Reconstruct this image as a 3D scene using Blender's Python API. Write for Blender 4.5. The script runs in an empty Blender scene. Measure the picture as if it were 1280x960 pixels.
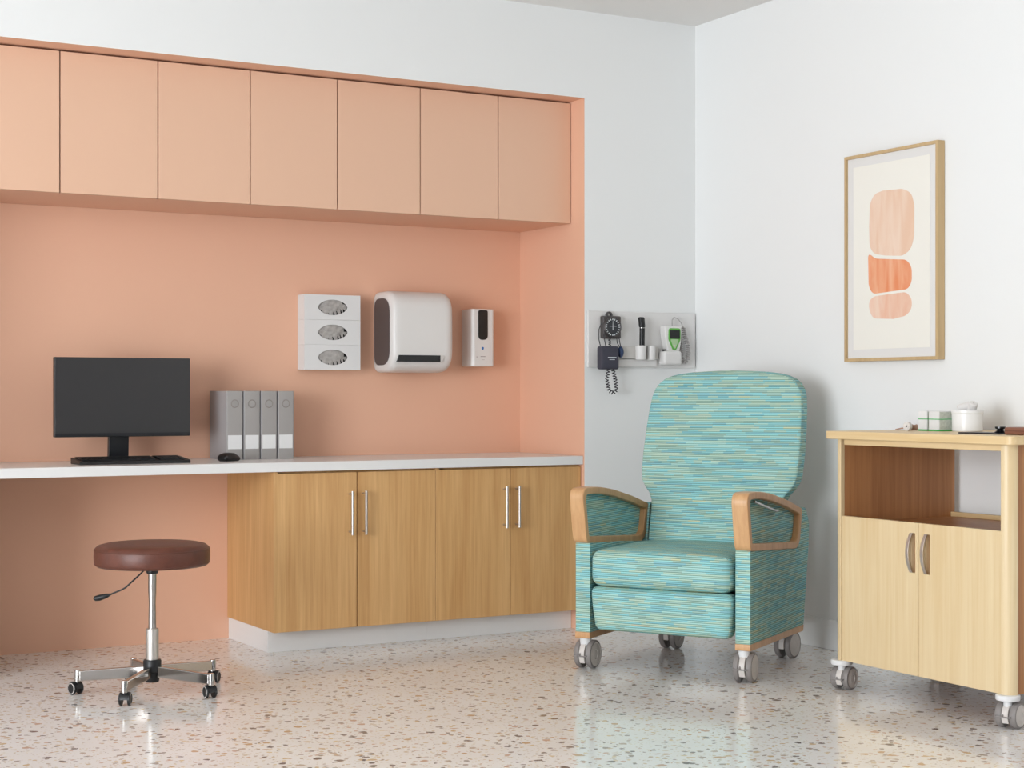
import bpy, bmesh, math, random
from mathutils import Vector, Matrix
random.seed(7)
C = bpy.context.scene
COL = C.collection
PI = math.pi
R = math.radians

# ------------------------------------------------------------------ camera
cd = bpy.data.cameras.new('camera')
cd.sensor_width = 36.0
cd.lens = 2036.0 / 1280.0 * 36.0
cd.shift_y = 13.5 / 1280.0
cd.clip_start = 0.05
cam = bpy.data.objects.new('camera', cd)
COL.objects.link(cam)
cam.location = (0, 0, 1.10)
cam.rotation_euler = (R(90), 0, R(-29.46))
C.camera = cam

# ------------------------------------------------------------------ light
C.view_settings.view_transform = 'Standard'
C.view_settings.look = 'None'
C.view_settings.gamma = 1.0
C.view_settings.use_curve_mapping = False
C.view_settings.exposure = 0.0

world = bpy.data.worlds.new('sky')
C.world = world
world.use_nodes = True
bg = world.node_tree.nodes['Background']
bg.inputs[0].default_value = (0.80, 0.90, 1.0, 1)
bg.inputs[1].default_value = 1.6


def area(name, loc, rot, sx, sy, power, color):
    l = bpy.data.lights.new(name, 'AREA')
    l.shape = 'RECTANGLE'
    l.size = sx
    l.size_y = sy
    l.energy = power
    l.color = color
    o = bpy.data.objects.new(name, l)
    COL.objects.link(o)
    o.location = loc
    o.rotation_euler = rot
    return o


# daylight entering through the big window in the left wall
area('window_daylight', (-4.58, 1.3, 1.42), (R(90), 0, R(-90)), 3.8, 2.6, 480, (0.915, 0.955, 1.0))


# ------------------------------------------------------------------ materials
def s2l(c):
    return tuple(((v / 255.0) / 12.92 if v / 255.0 <= 0.04045 else ((v / 255.0 + 0.055) / 1.055) ** 2.4) for v in c) + (1.0,)


def mat(name, rgb, rough=0.5, metal=0.0, spec=0.5, bump=0.0, bscale=200.0, coat=0.0, var=0.0):
    m = bpy.data.materials.new(name)
    m.use_nodes = True
    nt = m.node_tree
    b = nt.nodes['Principled BSDF']
    b.inputs['Base Color'].default_value = s2l(rgb)
    b.inputs['Roughness'].default_value = rough
    b.inputs['Metallic'].default_value = metal
    b.inputs['Specular IOR Level'].default_value = spec
    b.inputs['Coat Weight'].default_value = coat
    tc = nt.nodes.new('ShaderNodeTexCoord')
    n = nt.nodes.new('ShaderNodeTexNoise')
    n.inputs['Scale'].default_value = bscale
    n.inputs['Detail'].default_value = 4
    nt.links.new(tc.outputs['Object'], n.inputs['Vector'])
    if bump:
        bp = nt.nodes.new('ShaderNodeBump')
        bp.inputs['Strength'].default_value = bump
        bp.inputs['Distance'].default_value = 0.002
        nt.links.new(n.outputs['Fac'], bp.inputs['Height'])
        nt.links.new(bp.outputs[0], b.inputs['Normal'])
    if var:
        r = nt.nodes.new('ShaderNodeValToRGB')
        c = s2l(rgb)
        r.color_ramp.elements[0].position = 0.3
        r.color_ramp.elements[1].position = 0.7
        r.color_ramp.elements[0].color = tuple(v * (1 - var) for v in c[:3]) + (1,)
        r.color_ramp.elements[1].color = tuple(min(1, v * (1 + var)) for v in c[:3]) + (1,)
        n2 = nt.nodes.new('ShaderNodeTexNoise')
        n2.inputs['Scale'].default_value = bscale * 0.12
        n2.inputs['Detail'].default_value = 5
        nt.links.new(tc.outputs['Object'], n2.inputs['Vector'])
        nt.links.new(n2.outputs['Fac'], r.inputs[0])
        nt.links.new(r.outputs[0], b.inputs['Base Color'])
    return m


def wood(name, light, dark, axis=2, rough=0.42, scale=1.0, contrast=1.0):
    """straight grained veneer, grain along local axis"""
    m = bpy.data.materials.new(name)
    m.use_nodes = True
    nt = m.node_tree
    b = nt.nodes['Principled BSDF']
    b.inputs['Roughness'].default_value = rough
    tc = nt.nodes.new('ShaderNodeTexCoord')
    oi = nt.nodes.new('ShaderNodeObjectInfo')
    add = nt.nodes.new('ShaderNodeVectorMath')
    add.operation = 'ADD'
    mul = nt.nodes.new('ShaderNodeMath')
    mul.operation = 'MULTIPLY'
    mul.inputs[1].default_value = 7.0
    nt.links.new(oi.outputs['Random'], mul.inputs[0])
    nt.links.new(tc.outputs['Object'], add.inputs[0])
    nt.links.new(mul.outputs[0], add.inputs[1])
    mp = nt.nodes.new('ShaderNodeMapping')
    sc = [55.0 * scale] * 3
    sc[axis] = 1.7 * scale
    mp.inputs['Scale'].default_value = sc
    nt.links.new(add.outputs[0], mp.inputs['Vector'])
    n1 = nt.nodes.new('ShaderNodeTexNoise')
    n1.inputs['Scale'].default_value = 1.0
    n1.inputs['Detail'].default_value = 6
    n1.inputs['Roughness'].default_value = 0.62
    n1.inputs['Distortion'].default_value = 0.25
    nt.links.new(mp.outputs[0], n1.inputs['Vector'])
    mp2 = nt.nodes.new('ShaderNodeMapping')
    sc2 = [9.0 * scale] * 3
    sc2[axis] = 0.8 * scale
    mp2.inputs['Scale'].default_value = sc2
    nt.links.new(add.outputs[0], mp2.inputs['Vector'])
    n2 = nt.nodes.new('ShaderNodeTexNoise')
    n2.inputs['Scale'].default_value = 1.0
    n2.inputs['Detail'].default_value = 2
    n2.inputs['Distortion'].default_value = 0.8
    nt.links.new(mp2.outputs[0], n2.inputs['Vector'])
    mixf = nt.nodes.new('ShaderNodeMath')
    mixf.operation = 'MULTIPLY_ADD'
    mixf.inputs[1].default_value = 0.55
    nt.links.new(n1.outputs['Fac'], mixf.inputs[0])
    m3 = nt.nodes.new('ShaderNodeMath')
    m3.operation = 'MULTIPLY'
    m3.inputs[1].default_value = 0.45
    nt.links.new(n2.outputs['Fac'], m3.inputs[0])
    nt.links.new(m3.outputs[0], mixf.inputs[2])
    rp = nt.nodes.new('ShaderNodeValToRGB')
    w = 0.16 / contrast
    rp.color_ramp.elements[0].position = 0.5 - w
    rp.color_ramp.elements[1].position = 0.5 + w
    rp.color_ramp.elements[0].color = s2l(dark)
    rp.color_ramp.elements[1].color = s2l(light)
    nt.links.new(mixf.outputs[0], rp.inputs[0])
    nt.links.new(rp.outputs[0], b.inputs['Base Color'])
    bp = nt.nodes.new('ShaderNodeBump')
    bp.inputs['Strength'].default_value = 0.08
    bp.inputs['Distance'].default_value = 0.001
    nt.links.new(n1.outputs['Fac'], bp.inputs['Height'])
    nt.links.new(bp.outputs[0], b.inputs['Normal'])
    return m


def terrazzo():
    m = bpy.data.materials.new('terrazzo')
    m.use_nodes = True
    nt = m.node_tree
    b = nt.nodes['Principled BSDF']
    b.inputs['Roughness'].default_value = 0.13
    b.inputs['Specular IOR Level'].default_value = 0.45
    tc = nt.nodes.new('ShaderNodeTexCoord')
    warp = nt.nodes.new('ShaderNodeTexNoise')
    warp.inputs['Scale'].default_value = 45
    warp.inputs['Detail'].default_value = 2
    nt.links.new(tc.outputs['Object'], warp.inputs['Vector'])
    ws = nt.nodes.new('ShaderNodeVectorMath')
    ws.operation = 'SCALE'
    ws.inputs['Scale'].default_value = 0.022
    nt.links.new(warp.outputs['Color'], ws.inputs[0])
    wa = nt.nodes.new('ShaderNodeVectorMath')
    wa.operation = 'ADD'
    nt.links.new(tc.outputs['Object'], wa.inputs[0])
    nt.links.new(ws.outputs[0], wa.inputs[1])
    base = nt.nodes.new('ShaderNodeTexNoise')
    base.inputs['Scale'].default_value = 3.0
    base.inputs['Detail'].default_value = 3
    nt.links.new(tc.outputs['Object'], base.inputs['Vector'])
    br = nt.nodes.new('ShaderNodeValToRGB')
    br.color_ramp.elements[0].position = 0.35
    br.color_ramp.elements[1].position = 0.65
    br.color_ramp.elements[0].color = s2l((239, 235, 232))
    br.color_ramp.elements[1].color = s2l((245, 243, 241))
    nt.links.new(base.outputs['Fac'], br.inputs[0])
    cur = br.outputs[0]
    layers = [
        # scale, radius lo, radius hi, density, palette
        (95, 0.10, 0.40, 0.45, [(242, 238, 231), (222, 208, 190), (206, 192, 176), (226, 212, 182), (240, 236, 228)]),
        (45, 0.12, 0.38, 0.36, [(216, 198, 172), (196, 182, 168), (242, 238, 230), (224, 202, 164), (212, 184, 166), (166, 156, 148)]),
        (27, 0.12, 0.32, 0.30, [(176, 162, 152), (146, 134, 128), (214, 188, 150), (200, 184, 168), (243, 239, 232), (214, 184, 164)]),
        (17, 0.08, 0.24, 0.24, [(140, 128, 120), (120, 108, 104), (206, 174, 136), (176, 162, 150), (208, 176, 154)]),
    ]
    for k, (sc, r0, r1, dens, pal) in enumerate(layers):
        off = nt.nodes.new('ShaderNodeVectorMath')
        off.operation = 'ADD'
        off.inputs[1].default_value = (k * 3.7, k * 1.9, 0)
        nt.links.new(wa.outputs[0], off.inputs[0])
        v = nt.nodes.new('ShaderNodeTexVoronoi')
        v.voronoi_dimensions = '2D'
        v.inputs['Scale'].default_value = sc
        nt.links.new(off.outputs[0], v.inputs['Vector'])
        sep = nt.nodes.new('ShaderNodeSeparateColor')
        nt.links.new(v.outputs['Color'], sep.inputs[0])
        # radius depends on the cell
        mr = nt.nodes.new('ShaderNodeMapRange')
        mr.inputs['To Min'].default_value = r0
        mr.inputs['To Max'].default_value = r1
        nt.links.new(sep.outputs[1], mr.inputs['Value'])
        lt = nt.nodes.new('ShaderNodeMath')
        lt.operation = 'LESS_THAN'
        nt.links.new(v.outputs['Distance'], lt.inputs[0])
        nt.links.new(mr.outputs[0], lt.inputs[1])
        lt2 = nt.nodes.new('ShaderNodeMath')
        lt2.operation = 'LESS_THAN'
        nt.links.new(sep.outputs[2], lt2.inputs[0])
        lt2.inputs[1].default_value = dens
        mk = nt.nodes.new('ShaderNodeMath')
        mk.operation = 'MULTIPLY'
        nt.links.new(lt.outputs[0], mk.inputs[0])
        nt.links.new(lt2.outputs[0], mk.inputs[1])
        rp = nt.nodes.new('ShaderNodeValToRGB')
        rp.color_ramp.interpolation = 'CONSTANT'
        els = rp.color_ramp.elements
        els[0].position = 0
        els[0].color = s2l(pal[0])
        els[1].position = 1.0 / len(pal)
        els[1].color = s2l(pal[1])
        for i in range(2, len(pal)):
            e = els.new(i / len(pal))
            e.color = s2l(pal[i])
        nt.links.new(sep.outputs[0], rp.inputs[0])
        mx = nt.nodes.new('ShaderNodeMix')
        mx.data_type = 'RGBA'
        nt.links.new(mk.outputs[0], mx.inputs['Factor'])
        nt.links.new(cur, mx.inputs['A'])
        nt.links.new(rp.outputs[0], mx.inputs['B'])
        cur = mx.outputs['Result']
    nt.links.new(cur, b.inputs['Base Color'])
    return m


def stripes():
    """woven upholstery: thin broken horizontal dashes in aqua, teal, sage and straw (uses the UV map, metres)"""
    m = bpy.data.materials.new('striped_fabric')
    m.use_nodes = True
    nt = m.node_tree
    b = nt.nodes['Principled BSDF']
    b.inputs['Roughness'].default_value = 0.75
    b.inputs['Specular IOR Level'].default_value = 0.25
    uv = nt.nodes.new('ShaderNodeTexCoord')
    sep = nt.nodes.new('ShaderNodeSeparateXYZ')
    nt.links.new(uv.outputs['UV'], sep.inputs[0])

    def mth(op, a, bb=None, c=None):
        n = nt.nodes.new('ShaderNodeMath')
        n.operation = op
        for i, v in enumerate((a, bb, c)):
            if v is None:
                continue
            if isinstance(v, (int, float)):
                n.inputs[i].default_value = v
            else:
                nt.links.new(v, n.inputs[i])
        return n.outputs[0]

    row = mth('FLOOR', mth('DIVIDE', sep.outputs[1], 0.0076))
    wn = nt.nodes.new('ShaderNodeTexWhiteNoise')
    wn.noise_dimensions = '1D'
    nt.links.new(row, wn.inputs['W'])
    rc = nt.nodes.new('ShaderNodeSeparateColor')
    nt.links.new(wn.outputs['Color'], rc.inputs[0])
    ln = mth('MULTIPLY_ADD', rc.outputs[1], 0.090, 0.035)
    col = mth('FLOOR', mth('ADD', mth('DIVIDE', sep.outputs[0], ln), mth('MULTIPLY', rc.outputs[0], 50.0)))
    cmb = nt.nodes.new('ShaderNodeCombineXYZ')
    nt.links.new(row, cmb.inputs[0])
    nt.links.new(col, cmb.inputs[1])
    wn2 = nt.nodes.new('ShaderNodeTexWhiteNoise')
    wn2.noise_dimensions = '2D'
    nt.links.new(cmb.outputs[0], wn2.inputs['Vector'])
    # the row biases the colour, so the bands read as long lines
    pick = mth('ADD', mth('MULTIPLY', wn2.outputs['Value'], 0.48), mth('MULTIPLY', rc.outputs[2], 0.52))
    rp = nt.nodes.new('ShaderNodeValToRGB')
    rp.color_ramp.interpolation = 'CONSTANT'
    pal = [(0.0, (138, 188, 196)), (0.20, (146, 202, 206)), (0.34, (172, 212, 206)), (0.46, (160, 192, 182)),
           (0.54, (178, 206, 190)), (0.66, (154, 208, 208)), (0.76, (186, 208, 190)), (0.84, (134, 190, 198)), (0.93, (200, 206, 172)), (0.98, (196, 192, 166))]
    els = rp.color_ramp.elements
    els[0].position, els[0].color = pal[0][0], s2l(pal[0][1])
    els[1].position, els[1].color = pal[1][0], s2l(pal[1][1])
    for p, c in pal[2:]:
        e = els.new(p)
        e.color = s2l(c)
    nt.links.new(pick, rp.inputs[0])
    # darker thread between the rows
    fr = mth('FRACT', mth('DIVIDE', sep.outputs[1], 0.0076))
    th = mth('LESS_THAN', fr, 0.34)
    mx = nt.nodes.new('ShaderNodeMix')
    mx.data_type = 'RGBA'
    mx.blend_type = 'MULTIPLY'
    nt.links.new(mth('MULTIPLY', th, 0.9), mx.inputs['Factor'])
    nt.links.new(rp.outputs[0], mx.inputs['A'])
    mx.inputs['B'].default_value = s2l((154, 176, 162))
    nt.links.new(mx.outputs['Result'], b.inputs['Base Color'])
    bp = nt.nodes.new('ShaderNodeBump')
    bp.inputs['Strength'].default_value = 0.25
    bp.inputs['Distance'].default_value = 0.001
    nt.links.new(fr, bp.inputs['Height'])
    nt.links.new(bp.outputs[0], b.inputs['Normal'])
    return m


M = {}
M['white'] = mat('white_wall_paint', (236, 237, 236), 0.7, bump=0.05, bscale=300)
M['ceil'] = mat('ceiling_paint', (234, 232, 229), 0.8, bump=0.05, bscale=300)
M['greywall'] = mat('low_bounce_wall', (128, 130, 133), 0.8, bump=0.05, bscale=300)  # for the unseen walls, darkened to cut the light they bounce back
M['peach'] = mat('peach_paint', (233, 184, 156), 0.5, spec=0.35, bump=0.04, bscale=260)
M['peach_door'] = mat('peach_lacquer', (228, 186, 158), 0.42, spec=0.45)
M['gap_shade'] = mat('peach_gap_shade', (120, 60, 42), 0.6)  # shade of the door gaps, painted onto the carcass fronts
M['floor'] = terrazzo()
M['counter'] = mat('white_laminate', (232, 231, 229), 0.28)
M['plinth'] = mat('white_plinth', (236, 234, 232), 0.4)
M['oak'] = wood('oak_veneer', (224, 180, 124), (194, 144, 88), 2, scale=1.5, contrast=0.85)
M['oak_dark'] = wood('oak_inner', (120, 78, 46), (80, 50, 30), 2)
M['maple'] = wood('maple_veneer', (226, 206, 168), (212, 184, 138), 2, rough=0.38, scale=1.3, contrast=0.85)
M['maple_y'] = wood('maple_edge', (228, 202, 158), (212, 182, 132), 1, rough=0.38)
M['walnut'] = wood('cart_side_veneer', (192, 136, 86), (152, 98, 56), 2, rough=0.45, contrast=0.8)
M['arm_wood'] = wood('arm_wood', (214, 170, 122), (190, 140, 94), 2, rough=0.36)
M['fabric'] = stripes()
M['steel'] = mat('brushed_steel', (190, 188, 186), 0.3, 1.0)
M['chrome'] = mat('chrome', (184, 180, 176), 0.14, 1.0)
M['satin'] = mat('satin_nickel', (206, 200, 194), 0.42, 1.0)
M['black'] = mat('black_plastic', (22, 23, 25), 0.42)
M['blackg'] = mat('black_gloss', (14, 15, 17), 0.2)
M['screen'] = mat('screen_glass', (50, 49, 50), 0.35)
M['bezel'] = mat('monitor_bezel', (20, 22, 26), 0.35)
M['leather'] = mat('brown_leather', (96, 52, 38), 0.36, bump=0.5, bscale=260, var=0.18)
M['seam'] = mat('leather_piping', (92, 50, 36), 0.4)
M['grey_card'] = mat('grey_binder_board', (166, 164, 165), 0.6, bump=0.1, bscale=500)
M['grey_spine'] = mat('grey_binder_spine', (162, 158, 155), 0.6)
M['ring'] = mat('finger_ring', (146, 140, 134), 0.4)
M['label'] = mat('label_paper', (232, 232, 231), 0.7)
M['page'] = mat('binder_pages', (70, 72, 76), 0.8)
M['plastic'] = mat('white_plastic', (226, 224, 221), 0.33)
M['plastic2'] = mat('white_card', (226, 226, 225), 0.6)
M['smoke'] = mat('smoked_panel', (92, 82, 80), 0.35)
M['glove'] = mat('grey_nitrile', (168, 164, 160), 0.5, var=0.25, bscale=400)
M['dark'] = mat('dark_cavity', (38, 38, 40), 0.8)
M['line'] = mat('hairline', (200, 200, 200), 0.7)
M['blue'] = mat('blue_print', (52, 110, 176), 0.5)
M['greyprint'] = mat('grey_print', (160, 150, 146), 0.5)
M['cuff'] = mat('navy_nylon', (62, 62, 74), 0.75, bump=0.3, bscale=900)
M['bulb'] = mat('blue_rubber', (40, 62, 100), 0.45)
M['gaugecase'] = mat('gauge_case', (72, 68, 68), 0.4)
M['dial'] = mat('dial_face', (40, 44, 50), 0.4)
M['dialmark'] = mat('dial_marks', (216, 220, 222), 0.5)
M['railw'] = mat('rail_plastic', (226, 224, 222), 0.45)
M['railg'] = mat('rail_channel', (208, 204, 199), 0.5)
M['green'] = mat('green_plastic', (96, 176, 70), 0.4)
M['greenlight'] = mat('pale_green_keypad', (176, 206, 160), 0.5)
M['cordg'] = mat('grey_cord', (178, 174, 172), 0.5)
M['cordk'] = mat('black_cord', (48, 46, 50), 0.5)
M['frame'] = wood('frame_oak', (206, 178, 134), (188, 158, 114), 2, rough=0.5)
M['mount'] = mat('picture_mount', (226, 224, 221), 0.8)
M['paper'] = mat('art_paper', (238, 235, 226), 0.85)
M['hub'] = mat('grey_caster', (208, 201, 195), 0.45)
M['hubdark'] = mat('caster_tread', (134, 128, 125), 0.5)
M['capw'] = mat('white_caster_plate', (226, 226, 226), 0.35)
M['boxgreen'] = mat('green_stripe', (36, 176, 74), 0.5)
M['boxprint'] = mat('carton_print', (196, 200, 188), 0.6, var=0.12, bscale=900)
M['ceramic'] = mat('white_ceramic', (238, 238, 237), 0.3)
M['cotton'] = mat('gauze', (224, 220, 216), 0.9, bump=0.4, bscale=500)
M['cork'] = mat('tan_wood_handle', (176, 140, 118), 0.6)
M['case'] = mat('brown_case', (132, 86, 66), 0.5, bump=0.2, bscale=400)
M['slot'] = mat('handle_recess', (150, 92, 44), 0.6)


def watercolor(name, base, streak):
    m = bpy.data.materials.new(name)
    m.use_nodes = True
    nt = m.node_tree
    b = nt.nodes['Principled BSDF']
    b.inputs['Roughness'].default_value = 0.9
    tc = nt.nodes.new('ShaderNodeTexCoord')
    mp = nt.nodes.new('ShaderNodeMapping')
    mp.inputs['Scale'].default_value = (22, 22, 4)
    n = nt.nodes.new('ShaderNodeTexNoise')
    n.inputs['Scale'].default_value = 1
    n.inputs['Detail'].default_value = 5
    n.inputs['Distortion'].default_value = 0.6
    nt.links.new(tc.outputs['Object'], mp.inputs[0])
    nt.links.new(mp.outputs[0], n.inputs['Vector'])
    r = nt.nodes.new('ShaderNodeValToRGB')
    r.color_ramp.elements[0].position = 0.36
    r.color_ramp.elements[1].position = 0.66
    r.color_ramp.elements[0].color = s2l(base)
    r.color_ramp.elements[1].color = s2l(streak)
    nt.links.new(n.outputs['Fac'], r.inputs[0])
    nt.links.new(r.outputs[0], b.inputs['Base Color'])
    return m


M['wash_pale'] = watercolor('pale_blush_wash', (232, 196, 170), (238, 212, 192))
M['wash_orange'] = watercolor('orange_wash', (232, 144, 100), (238, 178, 142))
M['wash_pink'] = watercolor('blush_wash', (234, 186, 160), (238, 208, 188))


# ------------------------------------------------------------------ mesh helpers
def finish(name, bm, material, parent=None, bevel=0.0, seg=3, angle=35, uv=None):
    bmesh.ops.recalc_face_normals(bm, faces=bm.faces)
    if uv:
        lay = bm.loops.layers.uv.new('UVMap')
        for f in bm.faces:
            n = f.normal
            for l in f.loops:
                p = l.vert.co
                if abs(n.z) > max(abs(n.x), abs(n.y)) * 1.2:
                    l[lay].uv = (p.x, -p.y)
                elif abs(n.x) > abs(n.y) * 1.2:
                    l[lay].uv = (p.y + 0.37, p.z)
                else:
                    l[lay].uv = (p.x, p.z)
    me = bpy.data.meshes.new(name)
    bm.to_mesh(me)
    bm.free()
    if isinstance(material, (list, tuple)):
        for m in material:
            me.materials.append(m)
    else:
        me.materials.append(material)
    for p in me.polygons:
        p.use_smooth = True
    me.set_sharp_from_angle(angle=R(angle))
    o = bpy.data.objects.new(name, me)
    COL.objects.link(o)
    if parent is not None:
        o.parent = parent
    if bevel:
        md = o.modifiers.new('edge_rounding', 'BEVEL')
        md.width = bevel
        md.segments = seg
        md.limit_method = 'ANGLE'
        md.angle_limit = R(40)
        md.harden_normals = True
    return o


def add_box(bm, x0, x1, y0, y1, z0, z1, mi=0):
    vs = [bm.verts.new(p) for p in [(x0, y0, z0), (x1, y0, z0), (x1, y1, z0), (x0, y1, z0), (x0, y0, z1), (x1, y0, z1), (x1, y1, z1), (x0, y1, z1)]]
    fs = []
    for q in [(0, 3, 2, 1), (4, 5, 6, 7), (0, 1, 5, 4), (1, 2, 6, 5), (2, 3, 7, 6), (3, 0, 4, 7)]:
        f = bm.faces.new([vs[i] for i in q])
        f.material_index = mi
        fs.append(f)
    return fs   # bottom, top, -y, +x, +y, -x


def box(name, b, m, parent=None, bevel=0.002, seg=2, **k):
    bm = bmesh.new()
    add_box(bm, *b)
    return finish(name, bm, m, parent, bevel, seg, **k)


def axis_frame(d):
    d = Vector(d).normalized()
    up = Vector((0, 0, 1)) if abs(d.z) < 0.9 else Vector((1, 0, 0))
    u = d.cross(up).normalized()
    return u, d.cross(u).normalized()


def add_tube(bm, pts, r, n=10, cap=True, closed=False):
    pts = [Vector(p) for p in pts]
    rs = r if isinstance(r, (list, tuple)) else [r] * len(pts)
    rings = []
    N = len(pts)
    u = None
    for i, p in enumerate(pts):
        if closed:
            d = pts[(i + 1) % N] - pts[i - 1]
        else:
            d = pts[min(i + 1, N - 1)] - pts[max(i - 1, 0)]
        d.normalize()
        if u is None:
            u, v = axis_frame(d)
        else:
            u = (u - d * u.dot(d)).normalized()
            v = d.cross(u)
        rings.append([bm.verts.new(p + (u * math.cos(2 * PI * k / n) + v * math.sin(2 * PI * k / n)) * rs[i]) for k in range(n)])
    for i in range(N if closed else N - 1):
        a, b = rings[i], rings[(i + 1) % N]
        for k in range(n):
            bm.faces.new([a[k], a[(k + 1) % n], b[(k + 1) % n], b[k]])
    if cap and not closed:
        bm.faces.new(rings[0][::-1])
        bm.faces.new(rings[-1])


def tube(name, pts, r, m, parent=None, n=10, **k):
    bm = bmesh.new()
    add_tube(bm, pts, r, n, **k)
    return finish(name, bm, m, parent)


def add_lathe(bm, prof, n=32, origin=(0, 0, 0), axis=(0, 0, 1), mi=0):
    """prof: list of (radius, height along axis)"""
    ax = Vector(axis).normalized()
    u, v = axis_frame(ax)
    o = Vector(origin)
    rings = []
    for r, h in prof:
        if r < 1e-6:
            rings.append([bm.verts.new(o + ax * h)])
        else:
            rings.append([bm.verts.new(o + ax * h + (u * math.cos(2 * PI * k / n) + v * math.sin(2 * PI * k / n)) * r) for k in range(n)])
    for a, b in zip(rings, rings[1:]):
        for k in range(n):
            k2 = (k + 1) % n
            if len(a) == 1 and len(b) == 1:
                continue
            if len(a) == 1:
                f = bm.faces.new([a[0], b[k2], b[k]])
            elif len(b) == 1:
                f = bm.faces.new([a[k], a[k2], b[0]])
            else:
                f = bm.faces.new([a[k], a[k2], b[k2], b[k]])
            f.material_index = mi


def lathe(name, prof, m, parent=None, n=32, origin=(0, 0, 0), axis=(0, 0, 1), angle=35):
    bm = bmesh.new()
    add_lathe(bm, prof, n, origin, axis)
    return finish(name, bm, m, parent, angle=angle)


def round_poly(pts, radii, seg=6):
    """pts 2D polygon with a radius per corner"""
    out = []
    n = len(pts)
    if isinstance(radii, (int, float)):
        radii = [radii] * n
    for i in range(n):
        p = Vector(pts[i])
        a = (Vector(pts[i - 1]) - p)
        b = (Vector(pts[(i + 1) % n]) - p)
        la, lb = a.length, b.length
        a.normalize()
        b.normalize()
        ang = a.angle(b)
        d = min(radii[i] / max(math.tan(ang / 2), 1e-4), la * 0.49, lb * 0.49)
        p0 = p + a * d
        p2 = p + b * d
        for k in range(seg + 1):
            t = k / seg
            q = p0 * (1 - t) ** 2 + p * 2 * t * (1 - t) + p2 * t ** 2
            # nearer to a circle than a plain quadratic
            out.append((q.x, q.y))
    return out


def plane_pt(plane, a, b, c):
    """plane 'yz': (a,b)->(y,z), c->x ; 'xz': (x,z), c->y ; 'xy': (x,y), c->z"""
    if plane == 'yz':
        return (c, a, b)
    if plane == 'xz':
        return (a, c, b)
    return (a, b, c)


def add_prism(bm, outline, plane, c0, c1, mi=0):
    A = [bm.verts.new(plane_pt(plane, a, b, c0)) for a, b in outline]
    B = [bm.verts.new(plane_pt(plane, a, b, c1)) for a, b in outline]
    n = len(A)
    f = [bm.faces.new(A), bm.faces.new(B[::-1])]
    for i in range(n):
        f.append(bm.faces.new([A[i], B[i], B[(i + 1) % n], A[(i + 1) % n]]))
    for q in f:
        q.material_index = mi


def prism(name, outline, plane, c0, c1, m, parent=None, bevel=0.0, seg=3, **k):
    bm = bmesh.new()
    add_prism(bm, outline, plane, c0, c1)
    return finish(name, bm, m, parent, bevel, seg, **k)


def add_ring(bm, outer, inner, plane, c0, c1):
    n = len(outer)
    V = [[bm.verts.new(plane_pt(plane, a, b, c)) for a, b in o] for o in (outer, inner) for c in (c0, c1)]
    oA, oB, iA, iB = V
    for i in range(n):
        j = (i + 1) % n
        bm.faces.new([oA[i], oA[j], oB[j], oB[i]])
        bm.faces.new([iA[j], iA[i], iB[i], iB[j]])
        bm.faces.new([oA[j], oA[i], iA[i], iA[j]])
        bm.faces.new([oB[i], oB[j], iB[j], iB[i]])


def inset_poly(pts, d):
    """move every edge of a polygon inwards by d"""
    n = len(pts)
    area2 = sum(pts[i][0] * pts[(i + 1) % n][1] - pts[(i + 1) % n][0] * pts[i][1] for i in range(n))
    s = 1 if area2 > 0 else -1
    out = []
    for i in range(n):
        p0, p1, p2 = Vector(pts[i - 1]), Vector(pts[i]), Vector(pts[(i + 1) % n])
        e1 = (p1 - p0).normalized()
        e2 = (p2 - p1).normalized()
        n1 = Vector((-e1.y, e1.x)) * s
        n2 = Vector((-e2.y, e2.x)) * s
        k = (n1 + n2)
        k = k / max(k.dot(n1), 0.2)
        q = p1 + k * d
        out.append((q.x, q.y))
    return out


def cushion(bounds, r, crown=(0, 0, 0), nm=8, nr=5, warp=None):
    """soft box: rounded edges of radius r, every face pair bulged by crown"""
    bm = bmesh.new()
    lists = []
    for a in range(3):
        lo, hi = bounds[2 * a], bounds[2 * a + 1]
        rr = min(r, (hi - lo) / 2)
        L = [lo + rr * (1 - math.cos(PI / 2 * i / nr)) for i in range(nr)]
        L += [lo + rr + (hi - lo - 2 * rr) * i / nm for i in range(nm + 1)]
        L += [hi - rr * (1 - math.cos(PI / 2 * i / nr)) for i in range(nr - 1, -1, -1)]
        lists.append(L)
    cache = {}

    def vert(i, j, k):
        key = (i, j, k)
        if key in cache:
            return cache[key]
        p = Vector((lists[0][i], lists[1][j], lists[2][k]))
        c = Vector([min(max(p[a], bounds[2 * a] + min(r, (bounds[2 * a + 1] - bounds[2 * a]) / 2)), bounds[2 * a + 1] - min(r, (bounds[2 * a + 1] - bounds[2 * a]) / 2)) for a in range(3)])
        d = p - c
        if d.length > 1e-9:
            p = c + d.normalized() * r
        u = [(p[a] - (bounds[2 * a] + bounds[2 * a + 1]) / 2) / ((bounds[2 * a + 1] - bounds[2 * a]) / 2) for a in range(3)]
        q = p.copy()
        for a in range(3):
            o1, o2 = (a + 1) % 3, (a + 2) % 3
            q[a] += crown[a] * u[a] * (1 - u[o1] ** 2) * (1 - u[o2] ** 2)
        if warp:
            q = Vector(warp(q))
        cache[key] = bm.verts.new(q)
        return cache[key]
    N = [len(l) for l in lists]
    for a in range(3):
        o1, o2 = (a + 1) % 3, (a + 2) % 3
        for side in (0, N[a] - 1):
            for i in range(N[o1] - 1):
                for j in range(N[o2] - 1):
                    idx = []
                    for di, dj in ((0, 0), (1, 0), (1, 1), (0, 1)):
                        t = [0, 0, 0]
                        t[a] = side
                        t[o1] = i + di
                        t[o2] = j + dj
                        idx.append(vert(*t))
                    if len(set(idx)) == 4:
                        bm.faces.new(idx)
    bmesh.ops.remove_doubles(bm, verts=bm.verts, dist=1e-5)
    return bm


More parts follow.
